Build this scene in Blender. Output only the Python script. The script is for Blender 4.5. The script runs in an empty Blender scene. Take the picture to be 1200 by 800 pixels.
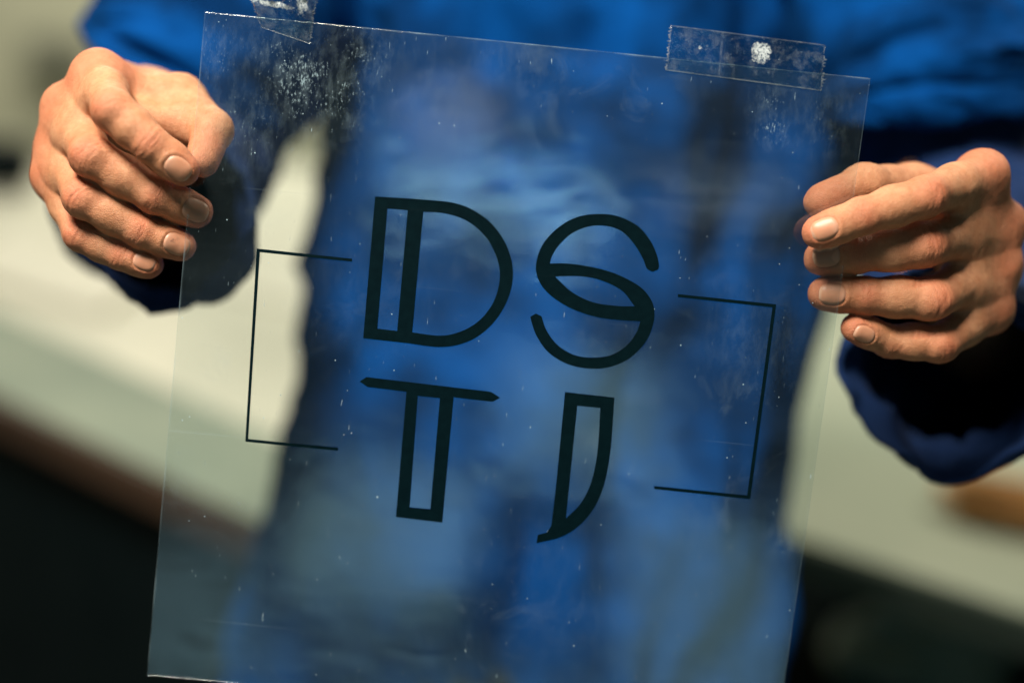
import bpy, bmesh, math, random
import numpy as np
from mathutils import Matrix, Vector, geometry

random.seed(7)
rng = np.random.RandomState(7)
scene = bpy.context.scene
COL = scene.collection

# ------------------------------------------------------------------ camera
FOC, SENS, IW, IH = 45.0, 36.0, 1200.0, 800.0
FPX = FOC / SENS * IW
PITCH, ROLL = math.radians(18), math.radians(6.0)
R0 = np.array([1.0, 0, 0]); U0 = np.array([0, math.sin(PITCH), math.cos(PITCH)])
FW = np.array([0, math.cos(PITCH), -math.sin(PITCH)])
CR = math.cos(ROLL) * R0 + math.sin(ROLL) * U0
CU = -math.sin(ROLL) * R0 + math.cos(ROLL) * U0
CPOS = np.array([0, 0, 1.45])
CM = np.stack([CR, CU, -FW], axis=1)            # camera axes as columns
cam_data = bpy.data.cameras.new('camera'); cam = bpy.data.objects.new('camera', cam_data); COL.objects.link(cam)
m4 = Matrix.Identity(4)
for i in range(3):
    for j in range(3): m4[i][j] = CM[i, j]
    m4[i][3] = CPOS[i]
cam.matrix_world = m4
cam_data.lens, cam_data.sensor_width, cam_data.clip_start, cam_data.clip_end = FOC, SENS, 0.02, 100
cam_data.dof.use_dof = True; cam_data.dof.focus_distance = 0.568; cam_data.dof.aperture_fstop = 1.65
scene.camera = cam

# ------------------------------------------------------------------ world, lamps, exposure
world = bpy.data.worlds.new('World'); scene.world = world; world.use_nodes = True
bg = world.node_tree.nodes['Background']
bg.inputs['Color'].default_value = (0.16, 0.52, 0.58, 1); bg.inputs['Strength'].default_value = 0.045
scene.view_settings.view_transform = 'Standard'; scene.view_settings.look = 'None'
scene.view_settings.exposure = 0.0; scene.view_settings.gamma = 1.0
scene.cycles.use_denoising = True
scene.cycles.max_bounces = 10; scene.cycles.transparent_max_bounces = 24; scene.cycles.glossy_bounces = 4
scene.cycles.sample_clamp_indirect = 4.0

def lamp(name, pos, target, sx, sy, power, color, shape='RECTANGLE', spread=180):
    d = bpy.data.lights.new(name, 'AREA'); d.shape = shape; d.size = sx
    if shape in ('RECTANGLE', 'ELLIPSE'): d.size_y = sy
    d.energy = power; d.color = color; d.spread = math.radians(spread)
    o = bpy.data.objects.new(name, d); COL.objects.link(o)
    o.location = pos
    o.rotation_euler = (Vector(target) - Vector(pos)).to_track_quat('-Z', 'Y').to_euler()
    return o
lamp('ceiling_lamp', (-0.50, 0.10, 2.45), (-0.02, 0.70, 1.1), 0.55, 0.40, 47, (1.0, 0.93, 0.83))
# area lamps added behind the camera, shaped to make haze patches on the film
COOL = (0.46, 0.84, 1.0)
for (x, z, w, h, p) in ((-0.24, 0.98, 0.46, 0.38, 0.70), (0.27, 1.38, 0.46, 0.40, 0.70), (0.60, 0.92, 0.42, 0.46, 0.58), (-0.72, 0.80, 0.36, 0.34, 0.24), (0.05, 0.62, 1.5, 0.16, 0.36)):
    lamp('film_haze_lamp', (x, -2.3, z), (x * 0.4, 0.6, 1.2), w, h, p, COOL)
lamp('oval_reflection_lamp', (-0.2, -2.3, 2.20), (0, 0.6, 1.2), 0.32, 0.24, 0.20, (0.85, 0.92, 1.0), 'ELLIPSE')
lamp('strip_reflection_lamp', (-0.05, -2.3, 1.97), (0, 0.6, 1.2), 0.66, 0.11, 0.85, (0.5, 0.88, 1.0))
lamp('strip_reflection_lamp', (0.60, -2.3, 2.06), (0, 0.6, 1.2), 0.40, 0.07, 0.13, (0.7, 0.9, 1.0))
lamp('bench_lamp', (-0.30, 3.0, 2.6), (-0.28, 2.6, 0.8), 0.9, 0.4, 6.4, (1.0, 0.95, 0.82))
lamp('bench_lamp', (1.25, 1.75, 2.6), (1.0, 1.7, 0.8), 0.8, 0.4, 20, (1.0, 0.95, 0.76))
lamp('far_fill_lamp', (-1.6, 4.6, 2.9), (-1.5, 4.8, 0.0), 1.6, 0.5, 110, (1.0, 0.96, 0.78))  # unseen lamp added to brighten the far wall and floor

# ------------------------------------------------------------------ helpers
def V(px, py, d):
    """camera-space point seen at pixel (px,py) of the 1200x800 photograph at depth d"""
    return np.array([(px - IW / 2) / FPX * d, (IH / 2 - py) / FPX * d, -d])
def toW(p):
    p = np.asarray(p, float); return p @ CM.T + CPOS
def ray_z(px, py, z):
    w = toW(V(px, py, 1.0)) - CPOS
    return CPOS + w * ((z - CPOS[2]) / w[2])
def srgb(r, g, b):
    f = lambda c: (c / 255 / 12.92) if c / 255 <= 0.04045 else ((c / 255 + 0.055) / 1.055) ** 2.4
    return (f(r), f(g), f(b), 1)

def link(o, parent=None):
    COL.objects.link(o)
    if parent is not None: o.parent = parent
    return o
def mesh_obj(name, verts, faces, mat=None, parent=None, origin=(0, 0, 0), smooth=True):
    me = bpy.data.meshes.new(name)
    v = np.asarray(verts, float) - np.asarray(origin, float)
    me.from_pydata(v.tolist(), [], [list(map(int, f)) for f in faces])
    if smooth: me.polygons.foreach_set('use_smooth', [True] * len(me.polygons))
    me.update()
    if mat: me.materials.append(mat)
    return link(bpy.data.objects.new(name, me), parent)
def empty(name, loc, label, cat, group=None):
    o = bpy.data.objects.new(name, None); o.location = loc; o.empty_display_size = 0.05; COL.objects.link(o)
    tag(o, label, cat, group); return o
def tag(o, label=None, cat=None, group=None, kind=None):
    if label: o['label'] = label
    if cat: o['category'] = cat
    if group: o['group'] = group
    if kind: o['kind'] = kind
    return o

class NT:
    """tiny node-tree writer"""
    def __init__(s, name):
        s.mat = bpy.data.materials.new(name); s.mat.use_nodes = True
        s.t = s.mat.node_tree; s.t.nodes.clear()
        s.out = s.t.nodes.new('ShaderNodeOutputMaterial')
    def n(s, typ, props=None, **ins):
        nd = s.t.nodes.new('ShaderNode' + typ)
        for k, v in (props or {}).items(): setattr(nd, k, v)
        for k, v in ins.items():
            key = int(k[1:]) if k[0] == '_' and k[1:].isdigit() else k.replace('_', ' ')
            s.put(nd.inputs[key], v)
        return nd
    def put(s, sock, v):
        if isinstance(v, bpy.types.NodeSocket): s.t.links.new(v, sock)
        elif isinstance(v, bpy.types.Node): s.t.links.new(v.outputs[0], sock)
        else: sock.default_value = v
    def m(s, op, a, b=0.0, c=0.0, clamp=False):
        return s.n('Math', {'operation': op, 'use_clamp': clamp}, _0=a, _1=b, _2=c).outputs[0]
    def mixc(s, f, a, b, mode='MIX'):
        nd = s.t.nodes.new('ShaderNodeMix'); nd.data_type = 'RGBA'; nd.blend_type = mode
        s.put(nd.inputs[0], f); s.put(nd.inputs[6], a); s.put(nd.inputs[7], b); return nd.outputs[2]
    def ramp(s, f, lo, hi, a=0.0, b=1.0):
        nd = s.n('MapRange', {'clamp': True}, Value=f, From_Min=lo, From_Max=hi, To_Min=a, To_Max=b); return nd.outputs[0]
    def noise(s, vec, scale, detail=3.0, rough=0.5, dist=0.0):
        return s.n('TexNoise', None, Vector=vec, Scale=scale, Detail=detail, Roughness=rough, Distortion=dist).outputs[0]
    def bump(s, h, strength, dist):
        return s.n('Bump', None, Height=h, Strength=strength, Distance=dist).outputs[0]
    def surf(s, sh):
        s.put(s.out.inputs['Surface'], sh); return s.mat

def simple_mat(name, c1, c2, scale=8, rough=0.6, bump=0.2, bdist=0.002, stretch=(1, 1, 1), detail=4, spec=0.4):
    t = NT(name); tc = t.n('TexCoord').outputs['Object']
    mp = t.n('Mapping', None, Vector=tc, Scale=stretch).outputs[0]
    f = t.ramp(t.noise(mp, scale, detail, 0.6), 0.3, 0.7)
    p = t.n('BsdfPrincipled', None, Base_Color=t.mixc(f, c1, c2), Roughness=rough, Normal=t.bump(t.noise(mp, scale * 6, 4), bump, bdist))
    p.inputs['Specular IOR Level'].default_value = spec
    return t.surf(p)

def vnoise(p, seed=0):
    """value noise in numpy, range -1..1"""
    p = np.asarray(p, np.float64); i = np.floor(p).astype(np.int64); f = p - i; f = f * f * (3 - 2 * f)
    def h(ix, iy, iz):
        n = (ix * 73856093) ^ (iy * 19349663) ^ (iz * 83492791) ^ (seed * 2654435)
        n = (n ^ (n >> 13)) * 1274126177; n = n & 0x7fffffff
        return (n % 100003) / 50001.5 - 1
    r = 0
    for dx in (0, 1):
        for dy in (0, 1):
            for dz in (0, 1):
                w = (f[:, 0] if dx else 1 - f[:, 0]) * (f[:, 1] if dy else 1 - f[:, 1]) * (f[:, 2] if dz else 1 - f[:, 2])
                r = r + w * h(i[:, 0] + dx, i[:, 1] + dy, i[:, 2] + dz)
    return r

def smin(a, b, k):
    h = np.clip(0.5 + 0.5 * (b - a) / k, 0, 1); return b + (a - b) * h - k * h * (1 - h)
def rcone(p, a, b, r1, r2):
    ba = b - a; h = np.clip(((p - a) @ ba) / (ba @ ba), 0, 1)
    q = p - a - h[:, None] * ba
    return np.sqrt(np.einsum('ij,ij->i', q, q)) - (r1 + (r2 - r1) * h)

def surface_net(fn, lo, hi, step, block=4, band=None):
    """mesh of fn==0: coarse pass, then fine samples only near the surface"""
    lo = np.asarray(lo, float); n = (np.ceil((np.asarray(hi) - lo) / (step * block)).astype(int)) * block + 1
    nc = (n - 1) // block + 1
    cx = [lo[i] + np.arange(nc[i]) * step * block for i in range(3)]
    P = np.stack(np.meshgrid(*cx, indexing='ij'), -1).reshape(-1, 3)
    fc = fn(P).reshape(nc)
    band = band or step * block * 1.8
    mx = np.repeat(np.repeat(np.repeat(fc, block, 0), block, 1), block, 2)
    off = block // 2
    mx = np.pad(mx, ((off, block), (off, block), (off, block)), mode='edge')
    F = mx[block // 2 + off - off:][:n[0], :n[1], :n[2]]
    F = np.repeat(np.repeat(np.repeat(fc, block, 0), block, 1), block, 2)
    F = np.roll(F, -0)[:, :, :]
    idx = [np.minimum((np.arange(n[i]) + off) // block, nc[i] - 1) for i in range(3)]
    F = fc[np.ix_(*idx)].astype(np.float64).copy()
    sel = np.argwhere(np.abs(F) < band)
    F[sel[:, 0], sel[:, 1], sel[:, 2]] = fn(lo + sel * step)
    S = F < 0
    c = np.zeros(tuple(n - 1), np.uint8)
    for dx in (0, 1):
        for dy in (0, 1):
            for dz in (0, 1):
                c += S[dx:n[0] - 1 + dx, dy:n[1] - 1 + dy, dz:n[2] - 1 + dz]
    act = np.argwhere((c > 0) & (c < 8))
    vid = -np.ones(tuple(n - 1), np.int64); vid[act[:, 0], act[:, 1], act[:, 2]] = np.arange(len(act))
    acc = np.zeros((len(act), 3)); cnt = np.zeros(len(act))
    corners = [(x, y, z) for x in (0, 1) for y in (0, 1) for z in (0, 1)]
    for a in corners:
        for ax in range(3):
            if a[ax]: continue
            b = list(a); b[ax] = 1
            fa = F[act[:, 0] + a[0], act[:, 1] + a[1], act[:, 2] + a[2]]
            fb = F[act[:, 0] + b[0], act[:, 1] + b[1], act[:, 2] + b[2]]
            mk = (fa < 0) != (fb < 0)
            t = np.where(mk, fa / np.where(fa == fb, 1, fa - fb), 0)
            pos = np.repeat(np.array(a, float)[None], len(act), 0); pos[:, ax] = t
            acc += pos * mk[:, None]; cnt += mk
    verts = lo + (act + acc / cnt[:, None]) * step
    faces = []
    for ax in range(3):
        u, v = (ax + 1) % 3, (ax + 2) % 3
        sl = [slice(1, n[i] - 1) for i in range(3)]
        a = [slice(1, n[i] - 1) for i in range(3)]; a[ax] = slice(0, n[ax] - 1)
        b = list(a); b[ax] = slice(1, n[ax])
        A = S[tuple(a)]; B = S[tuple(b)]
        e = np.argwhere(A != B)
        inside = A[e[:, 0], e[:, 1], e[:, 2]]
        base = e + 1; base[:, ax] -= 1
        q = []
        for (du, dv) in ((-1, -1), (0, -1), (0, 0), (-1, 0)):
            k = base.copy(); k[:, u] += du; k[:, v] += dv
            q.append(vid[k[:, 0], k[:, 1], k[:, 2]])
        q = np.stack(q, 1)
        q[~inside] = q[~inside][:, ::-1]
        faces.append(q)
    return verts, np.concatenate(faces)

def normals(verts, faces):
    f = np.asarray(faces); n = np.cross(verts[f[:, 2]] - verts[f[:, 0]], verts[f[:, 3]] - verts[f[:, 1]])
    out = np.zeros_like(verts)
    for k in range(4): np.add.at(out, f[:, k], n)
    return out / (np.linalg.norm(out, axis=1, keepdims=True) + 1e-20)

def unit(v): return v / np.linalg.norm(v)

def box(name, lo, hi, mat, parent=None, origin=(0, 0, 0), bevel=0.004, rot=None, piv=None):
    bm = bmesh.new(); bmesh.ops.create_cube(bm, size=1)
    lo, hi = np.array(lo, float), np.array(hi, float)
    for v in bm.verts:
        for i in range(3): v.co[i] = lo[i] + (v.co[i] + 0.5) * (hi[i] - lo[i])
    if bevel: bmesh.ops.bevel(bm, geom=bm.edges[:], offset=bevel, segments=2, affect='EDGES')
    if rot is not None: bmesh.ops.rotate(bm, cent=piv, matrix=Matrix.Rotation(rot, 3, 'Z'), verts=bm.verts)
    bmesh.ops.translate(bm, vec=-Vector(origin), verts=bm.verts)
    me = bpy.data.meshes.new(name); bm.to_mesh(me); bm.free(); me.materials.append(mat)
    return link(bpy.data.objects.new(name, me), parent)

# ------------------------------------------------------------------ the film's plane (camera space)
TL, TR, BL = V(240, 14, 0.560), V(1020, 92, 0.562), V(172, 790, 0.590)
FN = unit(np.cross(BL - TL, TR - TL))
if FN[2] < 0: FN = -FN
def on_film(px, py):
    r = V(px, py, 1.0); return r * ((TL @ FN) / (r @ FN))
BR = on_film(910, 866)
EX = unit(TR - TL); EY = np.cross(EX, FN); EY = EY if EY @ (BL - TL) > 0 else -EY
FWID, FHEI = (TR - TL) @ EX, (BL - TL) @ EY
def quad(s, t):
    return (TL * (1 - s) + TR * s) * (1 - t) + (BL * (1 - s) + BR * s) * t
def film_xy(p): d = p - TL; return d @ EX, d @ EY      # metres from the top-left corner
def film_wave(p):
    """gentle buckling of the film, metres along its normal; dies away at the held edges"""
    x, y = (p - TL) @ EX, (p - TL) @ EY
    s, t = np.clip(x / FWID, 0, 1), np.clip(y / FHEI, 0, 1)
    w = np.clip(4 * s * (1 - s), 0, 1)
    q = np.stack([x * 9, y * 12, np.zeros_like(x)], -1)
    q2 = np.stack([x * 22 + 5, y * 30, np.zeros_like(x) + 3.5], -1)
    return w * (0.0015 * np.sin(3.1 * t + 0.6) + 0.0008 * vnoise(q, 3) + 0.00022 * vnoise(q2, 9))
def film_pt(px, py, off=0.0):
    p = on_film(px, py); return p + FN * (film_wave(p[None])[0] + off)

# ------------------------------------------------------------------ materials
def mat_skin():
    t = NT('skin'); tc = t.n('TexCoord').outputs['Object']
    red = t.n('Attribute', {'attribute_name': 'blood'}).outputs['Fac']
    n1 = t.noise(tc, 120, 5, 0.65); n2 = t.noise(tc, 420, 3, 0.6)
    base = t.mixc(t.ramp(n1, 0.3, 0.7), (0.50, 0.200, 0.088, 1), (0.64, 0.312, 0.160, 1))
    base = t.mixc(t.m('MULTIPLY', red, 0.72), base, (0.55, 0.140, 0.068, 1))
    base = t.mixc(t.ramp(n2, 0.48, 0.72, 0.0, 0.42), base, (0.43, 0.165, 0.08, 1))
    vo = t.n('TexVoronoi', {'feature': 'DISTANCE_TO_EDGE'}, Vector=tc, Scale=1150.0).outputs[0]
    h = t.m('ADD', t.m('MULTIPLY', t.ramp(vo, 0.0, 0.22), 0.5), t.m('MULTIPLY', t.noise(tc, 700, 4, 0.65), 1.0))
    p = t.n('BsdfPrincipled', None, Base_Color=base, Roughness=t.ramp(n2, 0.3, 0.7, 0.48, 0.66), Normal=t.bump(h, 0.6, 0.0004))
    p.inputs['Subsurface Weight'].default_value = 0.14
    p.inputs['Subsurface Radius'].default_value = (1.0, 0.35, 0.18); p.inputs['Subsurface Scale'].default_value = 0.0035
    p.inputs['Specular IOR Level'].default_value = 0.42
    return t.surf(p)
def mat_nail(stain=False):
    t = NT('nail_stained' if stain else 'nail')
    uv = t.n('TexCoord').outputs['UV']; sx = t.n('SeparateXYZ', None, Vector=uv)
    y = sx.outputs[1]
    c = t.mixc(t.ramp(y, 0.10, 0.34), (0.62, 0.325, 0.205, 1), (0.60, 0.275, 0.155, 1))
    c = t.mixc(t.ramp(y, 0.86, 0.93), c, (0.66, 0.38, 0.25, 1))
    if stain:
        nz = t.noise(uv, 5, 5, 0.7)
        dx = t.n('VectorMath', {'operation': 'DISTANCE'}, _0=uv, _1=(0.36, 0.30, 0.0)).outputs['Value']
        k = t.m('MULTIPLY', t.ramp(nz, 0.46, 0.72, 0.0, 0.9), t.ramp(dx, 0.34, 0.05), clamp=True)
        c = t.mixc(k, c, (0.05, 0.03, 0.03, 1))
    mp = t.n('Mapping', None, Vector=uv, Scale=(14, 1.2, 1)).outputs[0]
    p = t.n('BsdfPrincipled', None, Base_Color=c, Roughness=0.42, Normal=t.bump(t.noise(mp, 2.0, 2), 0.12, 0.0002))
    p.inputs['Subsurface Weight'].default_value = 0.15
    p.inputs['Subsurface Radius'].default_value = (1.0, 0.4, 0.25); p.inputs['Subsurface Scale'].default_value = 0.002
    return t.surf(p)
def mat_cloth():
    t = NT('blue_sweatshirt_cloth'); tc = t.n('TexCoord').outputs['Object']
    f = t.ramp(t.noise(tc, 15, 3, 0.6), 0.40, 0.60)
    c = t.mixc(f, (0.0002, 0.022, 0.090, 1), (0.0003, 0.053, 0.220, 1))
    wv = t.n('TexWave', {'wave_type': 'BANDS', 'bands_direction': 'X'}, Vector=tc, Scale=260.0, Distortion=1.5).outputs[1]
    h = t.m('ADD', t.m('MULTIPLY', wv, 0.4), t.noise(tc, 380, 3))
    p = t.n('BsdfPrincipled', None, Base_Color=c, Roughness=0.9, Normal=t.bump(h, 0.3, 0.0006))
    p.inputs['Sheen Weight'].default_value = 0.06; p.inputs['Sheen Tint'].default_value = (0.03, 0.35, 0.9, 1)
    p.inputs['Specular IOR Level'].default_value = 0.06
    return t.surf(p)
SKIN, NAIL, NAILS, CLOTH = mat_skin(), mat_nail(), mat_nail(True), mat_cloth()

DIRT = [  # px, py, radius in metres, strength: rubbed patches of dust and glue on the film
    (352, 95, 0.026, 0.85), (330, 60, 0.028, 0.55), (395, 120, 0.026, 0.6), (300, 150, 0.03, 0.4), (420, 70, 0.03, 0.5),
    (905, 150, 0.013, 0.75), (905, 118, 0.016, 0.55), (960, 140, 0.026, 0.35), (610, 60, 0.035, 0.25), (510, 110, 0.04, 0.25),
    (690, 395, 0.025, 0.20), (915, 630, 0.014, 0.55), (880, 400, 0.03, 0.30), (640, 285, 0.012, 0.6), (250, 60, 0.02, 0.5),
    (440, 330, 0.05, 0.12), (700, 700, 0.09, 0.12), (270, 130, 0.02, 0.4)]
def mat_film():
    t = NT('clear_film'); uv = t.n('TexCoord').outputs['UV']          # metres
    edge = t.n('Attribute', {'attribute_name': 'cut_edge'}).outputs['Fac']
    # rubbed patches
    tot = None
    for (px, py, r, s) in DIRT:
        x, y = film_xy(on_film(px, py))
        d = t.n('VectorMath', {'operation': 'DISTANCE'}, _0=uv, _1=(x, y, 0)).outputs['Value']
        g = t.ramp(d, 0.0, r, s, 0.0); tot = g if tot is None else t.m('MAXIMUM', tot, g)
    mp = t.n('Mapping', None, Vector=uv, Scale=(1.35, 0.55, 1), Rotation=(0, 0, 0.12)).outputs[0]
    crumbs = t.noise(mp, 760, 5, 0.74)
    cl = t.noise(uv, 130, 4, 0.6)
    thr = t.m('SUBTRACT', 0.705, t.m('MULTIPLY', tot, 0.235))
    smear = t.ramp(t.m('SUBTRACT', t.m('ADD', t.m('MULTIPLY', crumbs, 0.75), t.m('MULTIPLY', cl, 0.30)), thr), 0.0, 0.20, 0.0, 0.60)
    smear = t.m('MULTIPLY', smear, t.ramp(tot, 0.02, 0.3))
    # single specks of dust, two sizes
    def specks(scale, keep, rad):
        vo = t.n('TexVoronoi', {'feature': 'F1'}, Vector=uv, Scale=scale)
        rnd = t.n('SeparateColor', None, Color=vo.outputs['Color']).outputs[0]
        size = t.m('MULTIPLY', t.m('SUBTRACT', rnd, keep, clamp=True), rad / (1 - keep))
        return t.ramp(t.m('SUBTRACT', size, vo.outputs['Distance']), 0.0, 0.05, 0.0, 0.6)
    sp = t.m('MAXIMUM', specks(300, 0.70, 0.11), specks(85, 0.86, 0.06))
    def hairs(rot, sc, thr, amt):
        q = t.n('Mapping', None, Vector=uv, Scale=(sc * 9, sc, 1), Rotation=(0, 0, rot)).outputs[0]
        return t.m('MULTIPLY', t.ramp(t.noise(q, 1.0, 2, 0.5, 0.6), thr, thr + 0.03, 0.0, amt), t.ramp(t.noise(uv, 60 + sc, 2), 0.50, 0.60))
    sp = t.m('MAXIMUM', sp, t.m('MAXIMUM', hairs(0.5, 110, 0.735, 0.35), t.m('MAXIMUM', hairs(-0.7, 130, 0.74, 0.30), hairs(1.5, 120, 0.745, 0.3))))
    smudge = t.m('MULTIPLY', t.ramp(t.noise(uv, 38, 5, 0.65, 0.8), 0.54, 0.80, 0.0, 0.05), t.ramp(t.noise(uv, 9, 2), 0.45, 0.65))
    smear = t.m('ADD', smear, t.m('ADD', smudge, t.m('MULTIPLY', t.m('MULTIPLY', tot, 0.10), t.ramp(t.noise(mp, 190, 5, 0.7), 0.45, 0.75))))
    # hairline scratches running with the sheet
    ms = t.n('Mapping', None, Vector=uv, Scale=(6, 420, 1), Rotation=(0, 0, 0.03)).outputs[0]
    scr = t.ramp(t.noise(ms, 1.0, 2, 0.5, 0.4), 0.72, 0.80, 0.0, 0.035)
    mb = t.n('Mapping', None, Vector=uv, Scale=(4, 16, 1), Rotation=(0, 0, -0.08)).outputs[0]
    haze = t.ramp(t.noise(mb, 1.6, 5, 0.6), 0.25, 0.75, 0.002, 0.012)
    dust = t.m('ADD', t.m('MAXIMUM', smear, sp), t.m('ADD', scr, haze), clamp=True)
    dust = t.m('MAXIMUM', dust, t.m('MULTIPLY', edge, t.ramp(t.noise(uv, 60, 4), 0.38, 0.66, 0.02, 0.16)), clamp=True)  # edges painted paler, for the light a cut rim catches
    bumpn = t.bump(t.noise(t.n('Mapping', None, Vector=uv, Scale=(14, 22, 1)).outputs[0], 1.0, 2, 0.5), 0.25, 0.004)
    clear = t.n('BsdfTransparent', None, Color=(0.968, 0.985, 0.982, 1))
    gl = t.n('BsdfGlossy', None, Color=(1, 1, 1, 1), Roughness=0.085, Normal=bumpn)
    fr = t.n('Fresnel', None, IOR=1.55)
    film = t.n('MixShader', None, _0=t.m('MINIMUM', fr, 0.11), _1=clear, _2=gl)
    dif = t.n('BsdfDiffuse', None, Color=(0.50, 0.68, 0.74, 1))
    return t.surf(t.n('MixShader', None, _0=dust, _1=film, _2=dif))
def mat_tape():
    t = NT('clear_tape'); uv = t.n('TexCoord').outputs['UV']
    edge = t.n('Attribute', {'attribute_name': 'cut_edge'}).outputs['Fac']
    blob = t.n('Attribute', {'attribute_name': 'glue'}).outputs['Fac']
    n1 = t.noise(uv, 230, 5, 0.7); n2 = t.noise(uv, 900, 4, 0.7); n0 = t.noise(uv, 60, 3)
    a = t.ramp(t.m('ADD', t.m('MULTIPLY', n1, 0.6), t.m('MULTIPLY', n0, 0.4)), 0.50, 0.68, 0.0, 0.14)
    b = t.ramp(n2, 0.63, 0.72, 0.0, 0.35)
    g = t.m('MULTIPLY', t.ramp(t.m('ADD', blob, t.m('MULTIPLY', t.m('SUBTRACT', t.noise(uv, 330, 4, 0.7), 0.5), 1.6)), 0.25, 0.6), t.ramp(n2, 0.40, 0.52, 0.06, 0.8))
    d = t.m('MAXIMUM', t.m('MAXIMUM', t.m('MULTIPLY', t.m('ADD', a, b), 0.5), g), t.m('MULTIPLY', edge, t.ramp(t.noise(uv, 260, 3), 0.35, 0.65, 0.06, 0.25)), clamp=True)
    clear = t.n('BsdfTransparent', None, Color=(0.90, 0.94, 0.93, 1))
    gl = t.n('BsdfGlossy', None, Color=(1, 1, 1, 1), Roughness=0.16, Normal=t.bump(n1, 0.35, 0.001))
    film = t.n('MixShader', None, _0=t.m('MINIMUM', t.n('Fresnel', None, IOR=1.5).outputs[0], 0.5), _1=clear, _2=gl)
    dif = t.n('BsdfDiffuse', None, Color=(0.72, 0.78, 0.78, 1))
    return t.surf(t.n('MixShader', None, _0=d, _1=film, _2=dif))
def mat_ink():
    t = NT('black_print'); tc = t.n('TexCoord').outputs['Object']
    c = t.mixc(t.ramp(t.noise(tc, 300, 4), 0.3, 0.7), (0.0004, 0.0060, 0.0085, 1), (0.0009, 0.0085, 0.0115, 1))
    p = t.n('BsdfPrincipled', None, Base_Color=c, Roughness=0.55); p.inputs['Specular IOR Level'].default_value = 0.05
    return t.surf(p)
FILM, TAPE, INK = mat_film(), mat_tape(), mat_ink()

# ------------------------------------------------------------------ setting: floor, back wall
flo = simple_mat('concrete_floor', srgb(120, 122, 108), srgb(150, 150, 132), 2.5, 0.7, 0.3, 0.003)
f = mesh_obj('floor', [(-6, -4, 0), (6, -4, 0), (6, 7, 0), (-6, 7, 0)], [(0, 1, 2, 3)], flo, smooth=False); tag(f, kind='structure')
wal = simple_mat('wall_paint', srgb(165, 165, 145), srgb(178, 176, 156), 1.5, 0.8, 0.1)
f = mesh_obj('wall', [(-6, 6.0, 0), (6, 6.0, 0), (6, 6.0, 3.2), (-6, 6.0, 3.2), (-6, 6.15, 0), (6, 6.15, 0), (6, 6.15, 3.2), (-6, 6.15, 3.2)],
             [(0, 1, 2, 3), (5, 4, 7, 6), (3, 2, 6, 7)], wal, smooth=False); tag(f, kind='structure')

# ------------------------------------------------------------------ workbenches behind the person
pale = simple_mat('pale_bench_laminate', srgb(188, 186, 166), srgb(220, 216, 194), 3, 0.55, 0.1)
grn = simple_mat('pale_green_bench_laminate', srgb(176, 186, 166), srgb(196, 200, 178), 3, 0.55, 0.1)
wood = simple_mat('brown_wood', srgb(58, 42, 30), srgb(76, 54, 38), 6, 0.6, 0.3, 0.002, (1, 8, 8))
dkg = simple_mat('dark_green_edge', srgb(58, 72, 62), srgb(76, 88, 76), 6, 0.6, 0.2)
dark = simple_mat('dark_steel_and_shade', (0.002, 0.006, 0.007, 1), (0.004, 0.009, 0.010, 1), 9, 0.6, 0.1, spec=0.08)  # near black; also the shade painted below the left bench
def workbench(label, a_px, b_px, z, back, ext_a, ext_b, top_mat, edge_mat, shelf=None):
    A, B = ray_z(*a_px, z), ray_z(*b_px, z)
    d = B - A; d[2] = 0; L = np.linalg.norm(d); d /= L
    nrm = np.array([-d[1], d[0], 0]);
    if nrm[1] < 0: nrm = -nrm
    o = A - d * ext_a; o[2] = 0; L2 = L + ext_a + ext_b
    ang = math.atan2(d[1], d[0])
    root = empty('workbench', o, label, 'workbench', 'workbenches behind the person'); root.rotation_euler[2] = ang
    s = 1 if (nrm @ np.array([-d[1], d[0], 0])) > 0 else -1
    def pb(name, x0, x1, y0, y1, z0, z1, m, bev=0.003):
        ya, yb = (y0, y1) if s > 0 else (-y1, -y0)
        return box(name, (x0, ya, z0), (x1, yb, z1), m, root, bevel=bev)
    pb('tabletop', 0, L2, 0.022, back, z - 0.035, z, top_mat)
    pb('edge_band', 0, L2, 0, 0.021, z - 0.04, z + 0.002, edge_mat)
    for x in (0.08, L2 - 0.14):
        for y in (0.10, back - 0.16): pb('leg', x, x + 0.06, y, y + 0.06, 0, z - 0.036, dark)
    pb('back_panel', 0.15, L2 - 0.15, back - 0.07, back - 0.05, 0.02, z - 0.05, dark)
    if not shelf or shelf < 0.3: pb('shade_panel', 0.05, L2 - 0.02, 0.06, 0.08, 0.30, z - 0.045, dark)  # near-black board added as the shade under the bench
    if shelf: pb('shelf', 0.15, L2 - 0.15, 0.18, back - 0.2, shelf, shelf + 0.03, dark)
    return root, o, d, nrm
wb1 = workbench('long pale workbench with brown wooden front edge behind the left hand', (0, 478), (300, 622), 0.82, 1.15, 1.2, 0.05, pale, wood, 0.2)
wb2 = workbench('pale workbench with dark green grey front edge behind the right hand', (950, 645), (1200, 728), 0.82, 1.5, 0.55, 1.3, grn, dkg, 0.35)
def on_bench(px, py, z=0.822): return ray_z(px, py, z)
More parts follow.
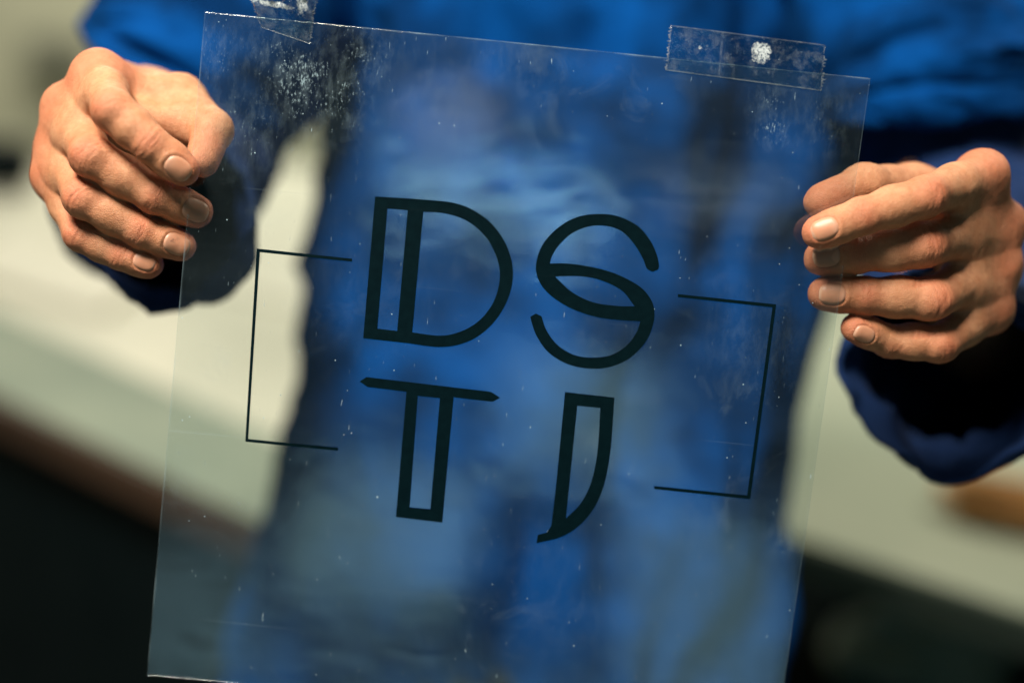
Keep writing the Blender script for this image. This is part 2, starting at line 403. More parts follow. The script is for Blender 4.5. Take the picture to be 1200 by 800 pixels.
# sheets and things lying on the benches
paper = simple_mat('paper', srgb(228, 224, 205), srgb(236, 232, 214), 6, 0.8, 0.1)
def sheet(name, label, corners, mat, cat, z, thick=0.004):
    c = [ray_z(px, py, z) for px, py in corners]; o = np.mean(c, 0)
    v = c + [q + np.array([0, 0, thick]) for q in c]
    m = mesh_obj(name, v, [(0, 1, 2, 3)[::-1], (4, 5, 6, 7), (0, 1, 5, 4), (1, 2, 6, 5), (2, 3, 7, 6), (3, 0, 4, 7)], mat, origin=o, smooth=False)
    m.location = o; bm = bmesh.new(); bm.from_mesh(m.data); bmesh.ops.recalc_face_normals(bm, faces=bm.faces); bm.to_mesh(m.data); bm.free()
    return tag(m, label, cat)
sheet('paper_sheet', 'large white paper sheet lying on the left workbench, seen between arm and torso', [(225, 330), (430, 380), (470, 215), (300, 190)], paper, 'paper', 0.8225)
mat_green = simple_mat('grey_green_mat', srgb(120, 134, 118), srgb(150, 160, 140), 5, 0.7, 0.2)
sheet('cutting_mat', 'grey green mat lying along the front edge of the left workbench', [(-120, 408), (318, 620), (345, 525), (-60, 340)], mat_green, 'mat', 0.8225, 0.003)
sheet('paper_pad', 'pale paper pad lying on the left workbench below the hand', [(-60, 318), (120, 372), (190, 318), (20, 275)], paper, 'paper pad', 0.8225, 0.012)

# ------------------------------------------------------------------ the person
PZ = toW(V(668, 400, 0.97)); PROOT = np.array([PZ[0], PZ[1], 0.0])
person = empty('person', PROOT, 'person in a blue sweatshirt holding up a clear film by its two side edges', 'person')

# --- hands in camera space, metres; z is toward the camera, measured from the film
def J(px, py, z_mm):
    base = -on_film(px, py)[2]; return V(px, py, base - z_mm / 1000)
mm = 0.001
HANDS = {
 'l': dict(
   fingers=[ # joints MCP, PIP, DIP, tip ; radii mm ; dorsal direction at the tip
     dict(j=[J(116, 90, -29), J(134, 130, 10.5), J(177, 169, 11.5), J(214, 199, 8.3)], r=[10.8, 9.1, 8.0, 7.0], n=(-.25, .10, 1), nl=(6.3, 5.2)),
     dict(j=[J(81, 128, -36), J(108, 184, 5), J(182, 229, -1), J(230, 248, -8.6)], r=[10.8, 9.3, 8.2, 7.3], n=(-.20, .15, 1), nl=(6.6, 5.5)),
     dict(j=[J(73, 173, -36), J(99, 232, 0), J(165, 270, -4), J(211, 288, -8.4)], r=[10.4, 8.9, 7.8, 7.0], n=(-.20, .12, 1), nl=(6.3, 5.2)),
     dict(j=[J(66, 209, -32), J(95, 275, -8), J(142, 299, -8), J(175, 310, -9)], r=[9.2, 7.6, 6.7, 6.0], n=(-.15, .20, 1), nl=(5.2, 4.3))],
   thumb=dict(j=[J(184, 118, -88), J(211, 120, -45), J(249, 152, -22), J(237, 189, -9.0)], r=[14.0, 11.6, 9.3, 7.4]),
   web=[(J(128, 104, -30), J(206, 122, -44), 10.5, 11), (J(165, 140, -22), J(225, 152, -30), 8.5, 9.5), (J(118, 120, -50), J(190, 130, -80), 15, 15)],
   wrist=[J(178, 120, -108), J(166, 138, -110), J(156, 156, -110), J(150, 172, -108)], elbow=V(178, 240, 0.80), stain=2, first=True),
 'r': dict(
   fingers=[
     dict(j=[J(1150, 206, -27), J(1083, 231, 6), J(1010, 253, 9), J(960, 272, 8.3)], r=[10.8, 9.2, 8.2, 7.1], n=(-.10, .05, 1), nl=(6.2, 5.2)),
     dict(j=[J(1170, 263, -40), J(1082, 287, -4), J(1004, 297, -7), J(962, 302, -8.6)], r=[11.0, 10.4, 9.0, 7.5], n=(-.35, .0, 1), nl=(6.3, 5.3)),
     dict(j=[J(1166, 314, -40), J(1090, 350, -8), J(1012, 346, -9), J(967, 344, -9.0)], r=[10.8, 9.9, 8.5, 7.4], n=(-.40, -.05, 1), nl=(6.2, 5.2)),
     dict(j=[J(1158, 364, -38), J(1100, 403, -14), J(1042, 399, -16), J(1003, 385, -9.6)], r=[9.6, 8.6, 7.4, 6.3], n=(-.45, -.15, 1), nl=(5.2, 4.2))],
   thumb=dict(j=[J(1112, 258, -80), J(1068, 222, -46), J(1012, 217, -20), J(962, 236, -9.5)], r=[14.5, 11.8, 9.8, 7.8]),
   web=[(J(1135, 230, -50), J(1075, 232, -52), 11, 10), (J(1140, 255, -60), J(1110, 265, -80), 15, 14)],
   wrist=[J(1118, 285, -108), J(1116, 300, -110), J(1112, 320, -110), J(1108, 338, -108)], elbow=V(1150, 372, 0.81), stain=None, first=False)}

def build_hand(H):
    fg, th = H['fingers'], H['thumb']
    for F in fg:
        F['a'] = unit(F['j'][3] - F['j'][2]); n = unit(np.array(F['n'])); F['nn'] = unit(n - F['a'] * (n @ F['a'])); F['b'] = np.cross(F['a'], F['nn'])
        # dorsal direction at PIP and DIP: outside of the bend
        F['dors'] = []
        for k in (1, 2):
            u = unit(F['j'][k] - F['j'][k - 1]); w = unit(F['j'][k + 1] - F['j'][k]); bend = u - w
            ax = unit(u + w); d = bend if np.linalg.norm(bend) > 0.25 else F['nn']
            d = 0.5 * unit(d) + 0.5 * F['nn']; F['dors'].append((ax, unit(d - ax * (d @ ax))))
    wc = np.mean(H['wrist'], 0)
    def finger(p, F):
        j, r = F['j'], [x * mm for x in F['r']]
        d = rcone(p, j[0], j[1], r[0] * 0.97, r[1] * 0.985)
        d = smin(d, rcone(p, j[1], j[2], r[1] * 0.985, r[2] * 1.0), 0.0022)
        tipb = j[3] - F['nn'] * 0.0006
        d = smin(d, rcone(p, j[2], tipb, r[2] * 1.0, r[3] * 1.03), 0.002)
        for k in (0, 1):                                               # flesh between the joints keeps the width even
            f = (0.5, 0.5)[k]; mid = j[k] * (1 - f) + j[k + 1] * f - F['nn'] * 0.0008
            d = smin(d, np.linalg.norm(p - mid, axis=1) - (r[k] + r[k + 1]) / 2 * 1.0, 0.004)
        for k, (ax, dn) in enumerate(F['dors']):                       # knuckle bulge
            c = j[k + 1] + dn * r[k + 1] * 0.12
            d = smin(d, np.linalg.norm(p - c, axis=1) - r[k + 1] * (0.90, 0.86)[k], 0.003)
        pad = (j[2] + j[3]) / 2 - F['nn'] * r[3] * 0.22 + F['a'] * 0.002     # fleshy pad
        d = smin(d, np.linalg.norm(p - pad, axis=1) - r[3] * 0.98, 0.005)
        return d
    def palm(p):
        d = None
        for F, w in zip(fg, H['wrist']):
            m = rcone(p, F['j'][0], w, F['r'][0] * mm * 0.98, 15 * mm)
            k = np.linalg.norm(p - (F['j'][0] + unit(F['j'][0] - w) * 0.001), axis=1) - F['r'][0] * mm * 0.92
            m = smin(m, k, 0.006)
            d = m if d is None else smin(d, m, 0.008)
        for A, B in zip(fg[:-1], fg[1:]):
            a0, b0 = A['j'][0], B['j'][0]; a1, b1 = A['j'][1], B['j'][1]
            for f, r in ((0.06, 9.6), (0.28, 9.2), (0.48, 7.6)):
                m = (a0 + (a1 - a0) * f + b0 + (b1 - b0) * f) / 2
                d = smin(d, np.linalg.norm(p - m, axis=1) - r * mm, 0.008)
        for a, b, r1, r2 in H['web']: d = smin(d, rcone(p, a, b, r1 * mm, r2 * mm), 0.010)
        d = smin(d, rcone(p, wc, H['elbow'], 0.027, 0.036), 0.014)
        return d
    def thumb(p):
        j, r = th['j'], [x * mm for x in th['r']]
        d = rcone(p, j[0], j[1], r[0], r[1])
        d = smin(d, rcone(p, j[1], j[2], r[1], r[2] * 0.97), 0.006)
        d = smin(d, rcone(p, j[2], j[3], r[2] * 0.97, r[3]), 0.004)
        return d
    def sdf(p):
        d = smin(palm(p), thumb(p), 0.009)
        fs = None
        for F in fg:
            x = finger(p, F); fs = x if fs is None else smin(fs, x, 0.0011)
        return smin(d, fs, 0.0065) + 0.00035 * vnoise(p * 130, 5)
    pts = np.concatenate([F['j'] for F in fg] + [th['j'], H['wrist']])
    lo, hi = pts.min(0) - 0.022, pts.max(0) + 0.022
    lo[2] -= 0.01
    v, q = surface_net(sdf, lo, hi, 0.0007)
    n = normals(v, q)
    blood = np.zeros(len(v)); disp = np.zeros(len(v))
    def g(x, s): return np.exp(-(x / s) ** 2)
    wob = 0.0006 * vnoise(v * 260, 11)
    for F in fg:
        j, r = F['j'], F['r']
        d0 = v - j[0]; blood = np.maximum(blood, 0.75 * g(np.linalg.norm(d0, axis=1) - r[0] * mm, 0.010) * (np.linalg.norm(d0, axis=1) < 0.022))
        for k, (ax, dn) in enumerate(F['dors']):
            d = v - j[k + 1]; s = d @ ax; lat = d @ np.cross(ax, dn)
            rad = np.linalg.norm(d - s[:, None] * ax, axis=1)
            near = (rad < r[k + 1] * mm * 1.75)
            face = np.clip(n @ dn, 0, 1) ** 0.7 * near
            blood = np.maximum(blood, (0.85, 0.65)[k] * face * g(s, (0.0085, 0.006)[k]))
            cur = s + wob + 18 * lat ** 2 * (1 if k else -1)
            lines = ((-.0042, .5), (-.0026, .8), (-.0011, 1.0), (.0004, .9), (.0019, 1.0), (.0035, .7), (.005, .45)) if k == 0 else ((-.0016, .7), (.0, 1.0), (.0015, .9), (.0029, .45))
            for o, a in lines:
                ln = a * face * g(cur - o + 0.0005 * vnoise(v * 180 + o * 5000, 21), 0.0006)
                blood = np.maximum(blood, 1.25 * ln * (0.6 + 0.4 * vnoise(v * 210, int(abs(o) * 1e5) + 3)))
                disp -= (0.00080, 0.00058)[k] * a * face * g(cur - o + 0.0005 * vnoise(v * 180 + o * 5000, 21), (0.00068, 0.00052)[k]) * (0.55 + 0.45 * vnoise(v * 210, int(abs(o) * 1e5) + 3))
            pass
            # the palmar flexion crease
            pf = np.clip(-(n @ dn), 0, 1) * near
            disp -= 0.0005 * pf * g(s, 0.0008)
        tipd = np.linalg.norm(v - (j[3] + F['a'] * 0.004), axis=1)
        blood = np.maximum(blood, 0.8 * g(tipd - r[3] * mm * 0.8, 0.007) * (tipd < 0.017))
        # nail bed and folds
        hl, hw = F['nl'][0] * mm, F['nl'][1] * mm
        c = j[3] - F['a'] * 0.0016; d = v - c; u, w, up = d @ F['a'], d @ F['b'], d @ F['nn']
        qn = (np.abs(u / hl) ** 2.6 + np.abs(w / hw) ** 2.6) ** (1 / 2.6)
        ok = (up > 0.001) & (up < 0.014)
        disp += ok * (-0.00045 * np.clip((1.02 - qn) / 0.10, 0, 1) + 0.00022 * g(qn - 1.16, 0.11) * np.clip(1.0 - np.clip((u / hl - 0.35) / 0.4, 0, 1), 0, 1))
    d = v - th['j'][3]; blood = np.maximum(blood, 0.6 * g(np.linalg.norm(d, axis=1) - 0.008, 0.008))
    # fine lines over the back of the hand
    disp += 0.00009 * vnoise(v * np.array([520, 420, 470]), 31) + 0.00012 * vnoise(v * 210, 37)
    v = v + n * disp[:, None]
    nails = []
    for i, F in enumerate(fg):
        hl, hw = F['nl'][0] * mm, F['nl'][1] * mm; c = F['j'][3] - F['a'] * 0.0016
        NU, NV = 15, 13; uu, vv = np.meshgrid(np.linspace(-1, 1, NU), np.linspace(-1, 1, NV), indexing='ij')
        # square grid squeezed onto a rounded outline
        k = np.maximum(np.abs(uu), np.abs(vv)); nrm = (np.abs(uu) ** 2.6 + np.abs(vv) ** 2.6) ** (1 / 2.6)
        sc = np.where(nrm > 0, k / np.maximum(nrm, 1e-9), 1); U, W = uu * sc, vv * sc
        p = c + (U.ravel() * hl)[:, None] * F['a'] + (W.ravel() * hw)[:, None] * F['b'] + 0.016 * F['nn']
        for _ in range(40): p = p - F['nn'] * (sdf(p) * 0.8)[:, None]
        rim = np.maximum(np.abs(uu), np.abs(vv)).ravel()
        lift = np.where(rim > 0.99, -0.0009, 0.00002 + 0.00030 * np.clip(1 - rim, 0, 1)) + 0.00018 * np.clip(U.ravel(), 0, 1) * (rim < .99)
        p = p + F['nn'] * lift[:, None]
        fc = [(a * NV + b, (a + 1) * NV + b, (a + 1) * NV + b + 1, a * NV + b + 1) for a in range(NU - 1) for b in range(NV - 1)]
        nails.append((p, fc, np.stack([(W.ravel() + 1) / 2, (U.ravel() + 1) / 2], 1), F['nn'], i == H['stain']))
    return v, q, blood, nails

all_v, all_f, all_b, off = [], [], [], 0
nail_list = []
for H in (HANDS['l'], HANDS['r']):
    v, q, b, nl = build_hand(H)
    all_v.append(v); all_f.append(q + off); all_b.append(b); off += len(v); nail_list += nl
# arms, trunk and legs under the clothes (coarser, same mesh)
SHL, SHR = V(335, -110, 0.95), V(1035, -75, 0.95)
HIPC = V(612, 860, 0.98); CHEST = V(690, 40, 0.98)
DOWN = -CM.T @ np.array([0, 0, 1.0]); SIDE = CM.T @ np.array([1.0, 0, 0])
legs = []
for s in (-1, 1):
    hp = HIPC + SIDE * 0.09 * s; kn = hp + DOWN * 0.42; an = hp + DOWN * (toW(hp)[2] - 0.09); legs.append((hp, kn, an))
def body(p):
    d = smin(rcone(p, CHEST - SIDE * 0.06, HIPC - SIDE * 0.05, 0.085, 0.085), rcone(p, CHEST + SIDE * 0.06, HIPC + SIDE * 0.05, 0.085, 0.085), 0.05)
    for sh, H in ((SHL, HANDS['l']), (SHR, HANDS['r'])):
        w = np.mean(H['wrist'], 0)
        d = smin(d, rcone(p, sh, H['elbow'], 0.05, 0.04), 0.03)
        d = smin(d, rcone(p, H['elbow'], w, 0.0355, 0.0265), 0.01)
    d = smin(d, rcone(p, (SHL + SHR) / 2, (SHL + SHR) / 2 - DOWN * 0.09, 0.06, 0.055), 0.03)
    for hp, kn, an in legs:
        d = smin(d, rcone(p, hp, kn, 0.075, 0.055), 0.03); d = smin(d, rcone(p, kn, an, 0.052, 0.036), 0.02)
        d = smin(d, rcone(p, an + DOWN * 0.03, an + DOWN * 0.05 + CM.T @ np.array([0, -0.17, 0.0]), 0.036, 0.030), 0.02)
    return d
pp = np.array([SHL, SHR, HIPC, CHEST] + [a for l in legs for a in l] + [HANDS['l']['wrist'][1], HANDS['r']['wrist'][1]])
v, q = surface_net(body, pp.min(0) - 0.2, pp.max(0) + 0.2, 0.014, block=4)
all_v.append(v); all_f.append(q + off); all_b.append(np.zeros(len(v)))
BV, BF, BB = toW(np.concatenate(all_v)), np.concatenate(all_f), np.concatenate(all_b)
skin = mesh_obj('body', BV, BF, SKIN, person, PROOT)
at = skin.data.attributes.new('blood', 'FLOAT', 'POINT'); at.data.foreach_set('value', BB.astype(np.float32))
for p, fc, uvs, nn, stained in nail_list:
    o = mesh_obj('fingernail', toW(p), fc, NAILS if stained else NAIL, person, PROOT)
    bm = bmesh.new(); bm.from_mesh(o.data); wn = CM @ nn
    if sum((fa.normal @ Vector(wn)) for fa in bm.faces) < 0: bmesh.ops.reverse_faces(bm, faces=bm.faces)
    ul = bm.loops.layers.uv.new('UVMap')
    for fa in bm.faces:
        for l in fa.loops: l[ul].uv = uvs[l.vert.index]
    bm.to_mesh(o.data); bm.free()
    if stained: o['label'] = 'fingernail with a dark ink smudge'

# --- sweatshirt: trunk, two loose open sleeves
def sweep(path, radii, nseg, nlen, fold, seed, flat=1.0, fdir=None, fa=1.6, fl=3.2):
    """rings along a smooth path; radii along it; folds as ridged noise"""
    P = np.array(path); K = len(P)
    def cr(A, t):
        A = np.asarray(A, float); i = np.clip(np.floor(t).astype(int), 0, K - 2); f = t - i
        g = lambda k: A[np.clip(i + k, 0, K - 1)]
        f = f.reshape((-1,) + (1,) * (A.ndim - 1))
        return 0.5 * ((2 * g(0)) + (-g(-1) + g(1)) * f + (2 * g(-1) - 5 * g(0) + 4 * g(1) - g(2)) * f ** 2 + (-g(-1) + 3 * g(0) - 3 * g(1) + g(2)) * f ** 3)
    t = np.linspace(0, K - 1, nlen); C = cr(P, t); R = cr(np.array(radii, float), t)
    T = np.gradient(C, axis=0); T /= np.linalg.norm(T, axis=1, keepdims=True)
    up = np.array(fdir if fdir is not None else (0, 0, 1.0)); verts = []
    th = np.linspace(0, 2 * np.pi, nseg, endpoint=False)
    for i in range(nlen):
        e1 = unit(np.cross(T[i], up)) if abs(T[i] @ up) < 0.98 else unit(np.cross(T[i], np.array([0, 1.0, 0])))
        e2 = np.cross(e1, T[i])
        ring = C[i] + R[i] * (np.cos(th)[:, None] * e1 + flat * np.sin(th)[:, None] * e2)
        verts.append(ring)
    verts = np.array(verts); cen = np.repeat(C[:, None], nseg, 1)
    flatv = verts.reshape(-1, 3); out = flatv - cen.reshape(-1, 3); out /= np.linalg.norm(out, axis=1, keepdims=True)
    s = np.repeat(t, nseg)
    n1 = vnoise(np.stack([np.tile(np.cos(th), nlen) * fa, np.tile(np.sin(th), nlen) * fa, s * fl], 1) + 7, seed)
    n2 = vnoise(np.stack([np.tile(np.cos(th), nlen) * fa * 2 + s, np.tile(np.sin(th), nlen) * fa * 2, s * fl * 1.6], 1) + 3, seed + 1)
    flatv = flatv + out * (fold * (1.1 * n1 + 0.6 * (0.5 - np.abs(n2))))[:, None]
    fc = [(i * nseg + k, i * nseg + (k + 1) % nseg, (i + 1) * nseg + (k + 1) % nseg, (i + 1) * nseg + k) for i in range(nlen - 1) for k in range(nseg)]
    return flatv, fc
tc_ = [V(690, -185, 0.97), V(690, -150, 0.97), V(689, -70, 0.97), V(684, 60, 0.97), V(672, 230, 0.97), V(655, 430, 0.97), V(616, 620, 0.97), V(586, 800, 0.97), V(582, 835, 0.97)]
v, fc = sweep(tc_, [0.085, 0.13, 0.200, 0.195, 0.186, 0.184, 0.188, 0.190, 0.180], 220, 160, 0.028, 4, flat=0.60, fdir=(0, 0, 1.0), fa=3.6, fl=1.15)
shirt = mesh_obj('sweatshirt', toW(v), fc, CLOTH, person, PROOT)
def solidify(o, th):
    md = o.modifiers.new('thickness', 'SOLIDIFY'); md.thickness = th; md.offset = -1
solidify(shirt, 0.004)
L = HANDS['l']; Rr = HANDS['r']
SHADED_CLOTH = simple_mat('shaded_sleeve_cloth', (0.0005, 0.014, 0.062, 1), (0.0009, 0.024, 0.105, 1), 14, 0.9, 0.3, 0.001)  # sweatshirt blue darkened: shade of the lower sleeves painted into the colour
FU = (0, 1.0, 0.2)
for sl, ss, fold_seed in (
    ([V(196, 130, 0.852), V(212, 112, 0.852), V(236, 74, 0.86), V(290, 0, 0.89), V(355, -70, 0.94), V(440, -110, 0.96)], [0.064, 0.066, 0.072, 0.076, 0.085, 0.085], 14),
    ([V(1108, 112, 0.845), V(1106, 98, 0.845), V(1094, 60, 0.858), V(1066, 0, 0.89), V(1040, -50, 0.94), V(970, -90, 0.96)], [0.069, 0.071, 0.074, 0.074, 0.082, 0.085], 24)):
    v, fc = sweep(sl, ss, 72, 70, 0.009, fold_seed, fdir=FU)
    o = mesh_obj('sleeve', toW(v), fc, CLOTH, shirt, PROOT); solidify(o, 0.004)
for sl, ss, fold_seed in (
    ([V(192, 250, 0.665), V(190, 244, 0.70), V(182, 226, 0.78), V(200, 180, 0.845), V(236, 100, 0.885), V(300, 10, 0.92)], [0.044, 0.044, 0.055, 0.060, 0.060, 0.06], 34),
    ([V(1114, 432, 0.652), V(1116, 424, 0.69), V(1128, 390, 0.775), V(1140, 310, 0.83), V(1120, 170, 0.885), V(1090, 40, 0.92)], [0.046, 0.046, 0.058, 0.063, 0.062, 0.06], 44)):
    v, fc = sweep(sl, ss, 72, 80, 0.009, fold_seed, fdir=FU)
    o = mesh_obj('lower_sleeve', toW(v), fc, SHADED_CLOTH, shirt, PROOT); solidify(o, 0.004)
    o['label'] = 'lower sleeve, its blue darkened for shade'
# trousers
trm = simple_mat('dark_trousers_cloth', srgb(20, 26, 34), srgb(28, 36, 46), 12, 0.9, 0.3, 0.001)
def trou(p):
    d = rcone(p, HIPC - SIDE * 0.05 - DOWN * 0.02, HIPC + SIDE * 0.05 - DOWN * 0.02, 0.115, 0.115)
    for hp, kn, an in legs:
        d = smin(d, rcone(p, hp, kn, 0.10, 0.08), 0.03); d = smin(d, rcone(p, kn, an, 0.078, 0.065), 0.02)
    return d + 0.006 * vnoise(p * 14, 3)
pp = np.array([HIPC] + [a for l in legs for a in l])
v, q = surface_net(trou, pp.min(0) - 0.2, pp.max(0) + 0.16, 0.012, block=4)
mesh_obj('trousers', toW(v), q, trm, person, PROOT)

# ------------------------------------------------------------------ the film
FROOT = toW((TL + TR + BL + BR) / 4)
film_root = empty('film_sheet', FROOT, 'clear plastic film with black letters and brackets held between two hands', 'film sheet')
NS = 150
S_, T_ = np.meshgrid(np.concatenate([[0, 0.0016], np.linspace(0.004, 0.996, NS), [0.9984, 1]]), np.concatenate([[0, 0.0016], np.linspace(0.004, 0.996, NS), [0.9984, 1]]), indexing='ij')
n1 = S_.shape[0]
base = np.stack([quad(a, b) for a, b in zip(S_.ravel(), T_.ravel())])
base = base - ((base - TL) @ FN)[:, None] * FN
front = base + FN * film_wave(base)[:, None]; back = front - FN * 0.00018
ij = lambda a, b: a * n1 + b
faces = [(ij(a, b), ij(a, b + 1), ij(a + 1, b + 1), ij(a + 1, b)) for a in range(n1 - 1) for b in range(n1 - 1)]
NV_ = n1 * n1
bfaces = [tuple(k + NV_ for k in f[::-1]) for f in faces]
loop = [ij(0, b) for b in range(n1)] + [ij(a, n1 - 1) for a in range(1, n1)] + [ij(n1 - 1, b) for b in range(n1 - 2, -1, -1)] + [ij(a, 0) for a in range(n1 - 2, 0, -1)]
rim = [(loop[k], loop[k] + NV_, loop[(k + 1) % len(loop)] + NV_, loop[(k + 1) % len(loop)]) for k in range(len(loop))]
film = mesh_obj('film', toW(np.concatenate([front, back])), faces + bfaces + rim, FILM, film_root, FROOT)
ed = np.zeros((n1, n1)); ed[0, :] = 1; ed[-1, :] = .6; ed[:, 0] = 1.6; ed[:, -1] = 1  # strength of the painted edge glint, strongest along the top
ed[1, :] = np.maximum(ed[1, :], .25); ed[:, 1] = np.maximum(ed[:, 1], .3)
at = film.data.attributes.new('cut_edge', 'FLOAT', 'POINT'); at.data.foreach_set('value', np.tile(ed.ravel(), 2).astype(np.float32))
def set_uv(o, xy):
    ul = o.data.uv_layers.new(name='UVMap'); li = np.zeros(len(o.data.loops), np.int32); o.data.loops.foreach_get('vertex_index', li)
    ul.data.foreach_set('uv', np.asarray(xy, np.float32)[li].ravel())
fxy = np.stack([(base - TL) @ EX, (base - TL) @ EY], 1); set_uv(film, np.tile(fxy, (2, 1)))
film.data.polygons.foreach_set('use_smooth', [k < len(faces) + len(bfaces) for k in range(len(film.data.polygons))])

# --- the print: letters and brackets, traced as outlines that lie on the film
def spline(pts, per=6, sharp=42):
    """smooth closed outline; sharp turns stay sharp"""
    P = np.array(pts, float); n = len(P); out = []
    cor = []
    for i in range(n):
        a, b = P[i] - P[i - 1], P[(i + 1) % n] - P[i]
        ang = abs(math.degrees(math.atan2(a[0] * b[1] - a[1] * b[0], a @ b))); cor.append(ang > sharp)
    for i in range(n):
        p1, p2 = P[i], P[(i + 1) % n]
        p0 = P[i - 1] if not cor[i] else 2 * p1 - p2
        p3 = P[(i + 2) % n] if not cor[(i + 1) % n] else 2 * p2 - p1
        if cor[i] and cor[(i + 1) % n]:
            m = max(2, int(np.linalg.norm(p2 - p1) / 8)); out += [p1 + (p2 - p1) * k / m for k in range(m)]; continue
        d1 = np.linalg.norm(p2 - p1)
        m1 = (p2 - p0) * d1 / max(d1 + np.linalg.norm(p1 - p0), 1e-9); m2 = (p3 - p1) * d1 / max(d1 + np.linalg.norm(p3 - p2), 1e-9)
        for k in range(per):
            t = k / per
            out.append((2 * t**3 - 3 * t**2 + 1) * p1 + (t**3 - 2 * t**2 + t) * m1 + (-2 * t**3 + 3 * t**2) * p2 + (t**3 - t**2) * m2)
    return np.array(out)
def print_shape(name, outlines, zoom, label=None, sharp=42):
    ox, oy, sc = zoom
    loops = [[Vector((ox + x / sc, -(oy + y / sc), 0)) for x, y in spline(o, 6, sharp)] for o in outlines]
    tri = geometry.tessellate_polygon(loops)
    pts = [p for l in loops for p in l]
    v = np.stack([film_pt(p.x, -p.y, 0.00022) for p in pts])
    fcs = []
    for t in tri:
        a, b, c = (v[k] for k in t)
        fcs.append(t if np.cross(b - a, c - a) @ FN > 0 else t[::-1])
    o = mesh_obj(name, toW(v), fcs, INK, film_root, FROOT, smooth=False)
    if label: o['label'] = label
    return o
Z5, Z6 = (270, 210, 1.86), (590, 220, 1.8177)
print_shape('printed_letter', [
    [(316, 38), (370, 41), (425, 45), (500, 55), (560, 88), (600, 140), (616, 200), (606, 258), (573, 313), (525, 350), (465, 365), (380, 356), (290, 346)],
    [(343, 64), (387, 68), (364, 330), (321, 325)],
    [(421, 71), (470, 75), (520, 93), (560, 130), (583, 178), (587, 218), (574, 266), (545, 305), (505, 330), (460, 340), (397, 333)]], Z5, 'letter D with a hollow stem')
print_shape('printed_letter', [
    [(282, 440), (297, 430), (568, 462), (588, 475), (572, 484), (487, 474), (462, 747), (361, 735), (384, 462), (300, 452)],
    [(409, 471), (457, 476), (436, 718), (391, 714)]], Z5, 'letter T with a hollow stem and pointed bar', 8)
print_shape('printed_letter', [
    [(331, 166), (326, 142), (312, 112), (284, 80), (240, 60), (195, 56), (150, 65), (110, 90), (81, 125), (69, 165), (73, 192), (88, 217), (115, 240), (152, 260), (200, 275), (245, 281), (291, 284),
     (283, 307), (262, 335), (230, 355), (190, 361), (150, 355), (115, 334), (91, 302), (81, 273), (69, 267), (57, 274), (60, 287), (71, 316), (96, 350), (135, 374), (180, 384), (225, 381), (270, 361), (304, 325), (319, 287), (321, 262),
     (315, 240), (296, 215), (265, 195), (225, 178), (180, 167), (135, 161), (99, 161), (103, 146), (119, 121), (146, 97), (180, 83), (215, 81), (250, 92), (278, 120), (297, 152), (305, 172), (317, 179), (329, 174)],
    [(110, 189), (160, 188), (205, 196), (252, 219), (279, 252), (240, 251), (190, 243), (146, 222)]], Z6, 'letter S with a leaf shaped eye')
print_shape('printed_letter', [
    [(131, 434), (236, 446), (228, 555), (215, 628), (195, 677), (165, 715), (125, 742), (70, 756), (73, 738), (92, 733), (102, 716)],
    [(157, 463), (206, 468), (200, 560), (187, 625), (165, 670), (133, 703)]], Z6, 'letter J with a hollow stem and hooked foot')
print_shape('printed_bracket', [[(58, 151), (266, 173), (266, 179.5), (65, 159), (39.5, 565), (235, 584), (235, 590.5), (33, 571)]], Z5, 'thin bracket open to the right')
print_shape('printed_bracket', [[(371, 226), (580.5, 248), (525, 662), (321, 640.5), (321, 634), (518.5, 654), (572.5, 254.5), (371, 232.5)]], Z6, 'thin bracket open to the left')

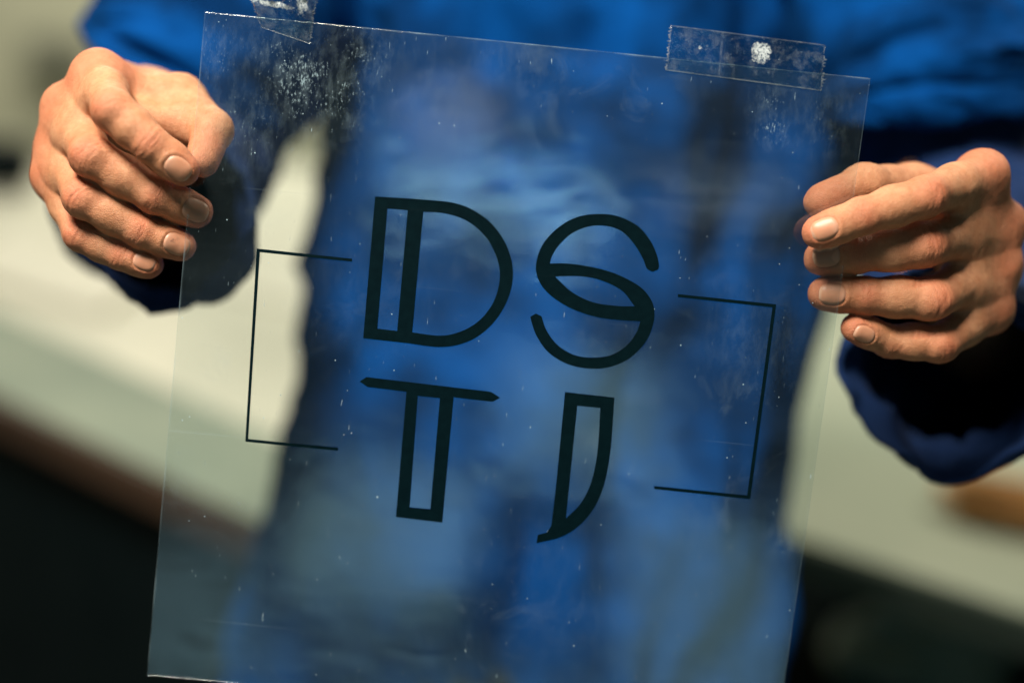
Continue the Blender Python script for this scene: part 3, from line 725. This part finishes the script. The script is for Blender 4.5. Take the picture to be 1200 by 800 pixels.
# --- strips of adhesive tape along the top edge, with serrated cut ends
def tape(corners, label, nu, nv, wave, seed, glue=None, teeth=0.0006, curl=0.0, lines=()):
    c = [on_film(*p) for p in corners]                                  # TL TR BR BL
    xs = np.linspace(0, 1, nu); ys = np.linspace(0, 1, nv)
    v, e, gl = [], [], []
    for i, s in enumerate(xs):
        for k, t in enumerate(ys):
            p = (c[0] * (1 - s) + c[1] * s) * (1 - t) + (c[3] * (1 - s) + c[2] * s) * t
            if i in (0, nu - 1): p = p + EX * (teeth * (1 if k % 2 else -1) + 0.0004 * rng.randn()) * (1.0)
            q = np.array([[s * 5, t * 4, seed]])
            w = film_wave(p[None])[0] + 0.0004 + wave * (0.5 + 0.5 * vnoise(q * 1.7, seed)[0] + 0.12 * vnoise(q * 5, seed)[0]) * (1 - t) ** 1.2 + curl * (1 - t) ** 2
            v.append(p + FN * w)
            ev = 1.0 if i in (0, nu - 1) else (0.8 if k == nv - 1 else (0.45 if k == 0 else 0))
            for (ls, la) in lines:
                if abs(s - ls) < 0.5 / nu: ev = max(ev, la)
            e.append(ev)
            gl.append(max([0] + [1 - math.hypot((s - g0) / ru, (t - g1) / rv) for g0, g1, ru, rv in (glue or [])]))
    v = np.array(v); n = nu * nv
    vv = np.concatenate([v, v - FN * 0.00008])
    ii = lambda a, b: a * nv + b
    fr = [(ii(a, b), ii(a, b + 1), ii(a + 1, b + 1), ii(a + 1, b)) for a in range(nu - 1) for b in range(nv - 1)]
    bk = [tuple(k + n for k in f[::-1]) for f in fr]
    lp = [ii(0, b) for b in range(nv)] + [ii(a, nv - 1) for a in range(1, nu)] + [ii(nu - 1, b) for b in range(nv - 2, -1, -1)] + [ii(a, 0) for a in range(nu - 2, 0, -1)]
    rm = [(lp[k], lp[k] + n, lp[(k + 1) % len(lp)] + n, lp[(k + 1) % len(lp)]) for k in range(len(lp))]
    o = mesh_obj('adhesive_tape', toW(vv), fr + bk + rm, TAPE, film_root, FROOT); o['label'] = label
    for nm, arr in (('cut_edge', e), ('glue', gl)):
        a = o.data.attributes.new(nm, 'FLOAT', 'POINT'); a.data.foreach_set('value', np.tile(np.array(arr, np.float32), 2))
    set_uv(o, np.tile(np.stack([(v - TL) @ EX, (v - TL) @ EY], 1), (2, 1)))
    return o
tape([(785, 30), (967, 53), (963, 107), (780, 83)], 'clear tape strip with a white glue spot', 81, 29, 0.0006, 5, glue=[(0.59, 0.33, 0.085, 0.34), (0.20, 0.40, 0.02, 0.07)], lines=((0.335, 0.3),))
tape([(284, -32), (378, -24), (363, 52), (307, 33)], 'crumpled clear tape strip with a torn corner', 61, 51, 0.006, 8, glue=[(0.3, 0.52, 0.5, 0.07), (0.8, 0.35, 0.14, 0.35)], curl=0.004)

# ------------------------------------------------------------------ small things far behind
tan = simple_mat('tan_wood', srgb(206, 140, 78), srgb(222, 160, 96), 30, 0.7, 0.3, 0.002)
def block(name, label, cat, px, py, size, rot, mat, z=0.8225, bev=0.02, base=None):
    c = ray_z(px, py, z)
    bm = bmesh.new(); bmesh.ops.create_cube(bm, size=1)
    for v in bm.verts: v.co = Vector((v.co.x * size[0], v.co.y * size[1], (v.co.z + 0.5) * size[2]))
    bmesh.ops.bevel(bm, geom=bm.edges[:], offset=bev, segments=4, affect='EDGES')
    me = bpy.data.meshes.new(name); bm.to_mesh(me); bm.free(); me.materials.append(mat); me.polygons.foreach_set('use_smooth', [True] * len(me.polygons))
    o = link(bpy.data.objects.new(name, me)); o.location = c; o.rotation_euler[2] = rot
    return tag(o, label, cat)
block('sanding_block', 'tan rounded block lying on the right workbench', 'block', 1170, 608, (0.15, 0.075, 0.05), -0.25, tan)
block('storage_crate', 'dark crate on the far end of the left workbench', 'crate', -8, 215, (0.16, 0.12, 0.09), 0.2, dark, bev=0.012)
grey = simple_mat('grey_plastic', srgb(96, 98, 88), srgb(112, 112, 100), 10, 0.6, 0.1)
r = toW(V(68, 66, 1.0)) - CPOS; c = CPOS + r * ((5.93 - CPOS[1]) / r[1])
wb = box('wall_box', (-0.13, -0.06, -0.07), (0.13, 0.068, 0.07), grey, bevel=0.012); wb.location = c
tag(wb, 'grey box fixed to the pale back wall', 'wall box')
bag = simple_mat('pale_plastic', srgb(120, 140, 128), srgb(165, 178, 162), 9, 0.45, 0.3)
c = ray_z(1075, 790, 0.36); bm = bmesh.new(); bmesh.ops.create_icosphere(bm, subdivisions=4, radius=1)
pv = np.array([v.co[:] for v in bm.verts]); dn = vnoise(pv * 2.1 + 4, 6) * 0.28 + 0.22 * (0.5 - np.abs(vnoise(pv * 4.3, 8)))
for v, d in zip(bm.verts, dn): v.co = Vector((v.co.x * 0.13, v.co.y * 0.10, v.co.z * 0.07)) * (1 + d); v.co.z = max(v.co.z, -0.05)
me = bpy.data.meshes.new('plastic_bundle'); bm.to_mesh(me); bm.free(); me.materials.append(bag)
o = link(bpy.data.objects.new('plastic_bundle', me)); o.location = c + np.array([0, 0, 0.04]); tag(o, 'crumpled pale plastic bundle below the edge of the right workbench', 'bundle')
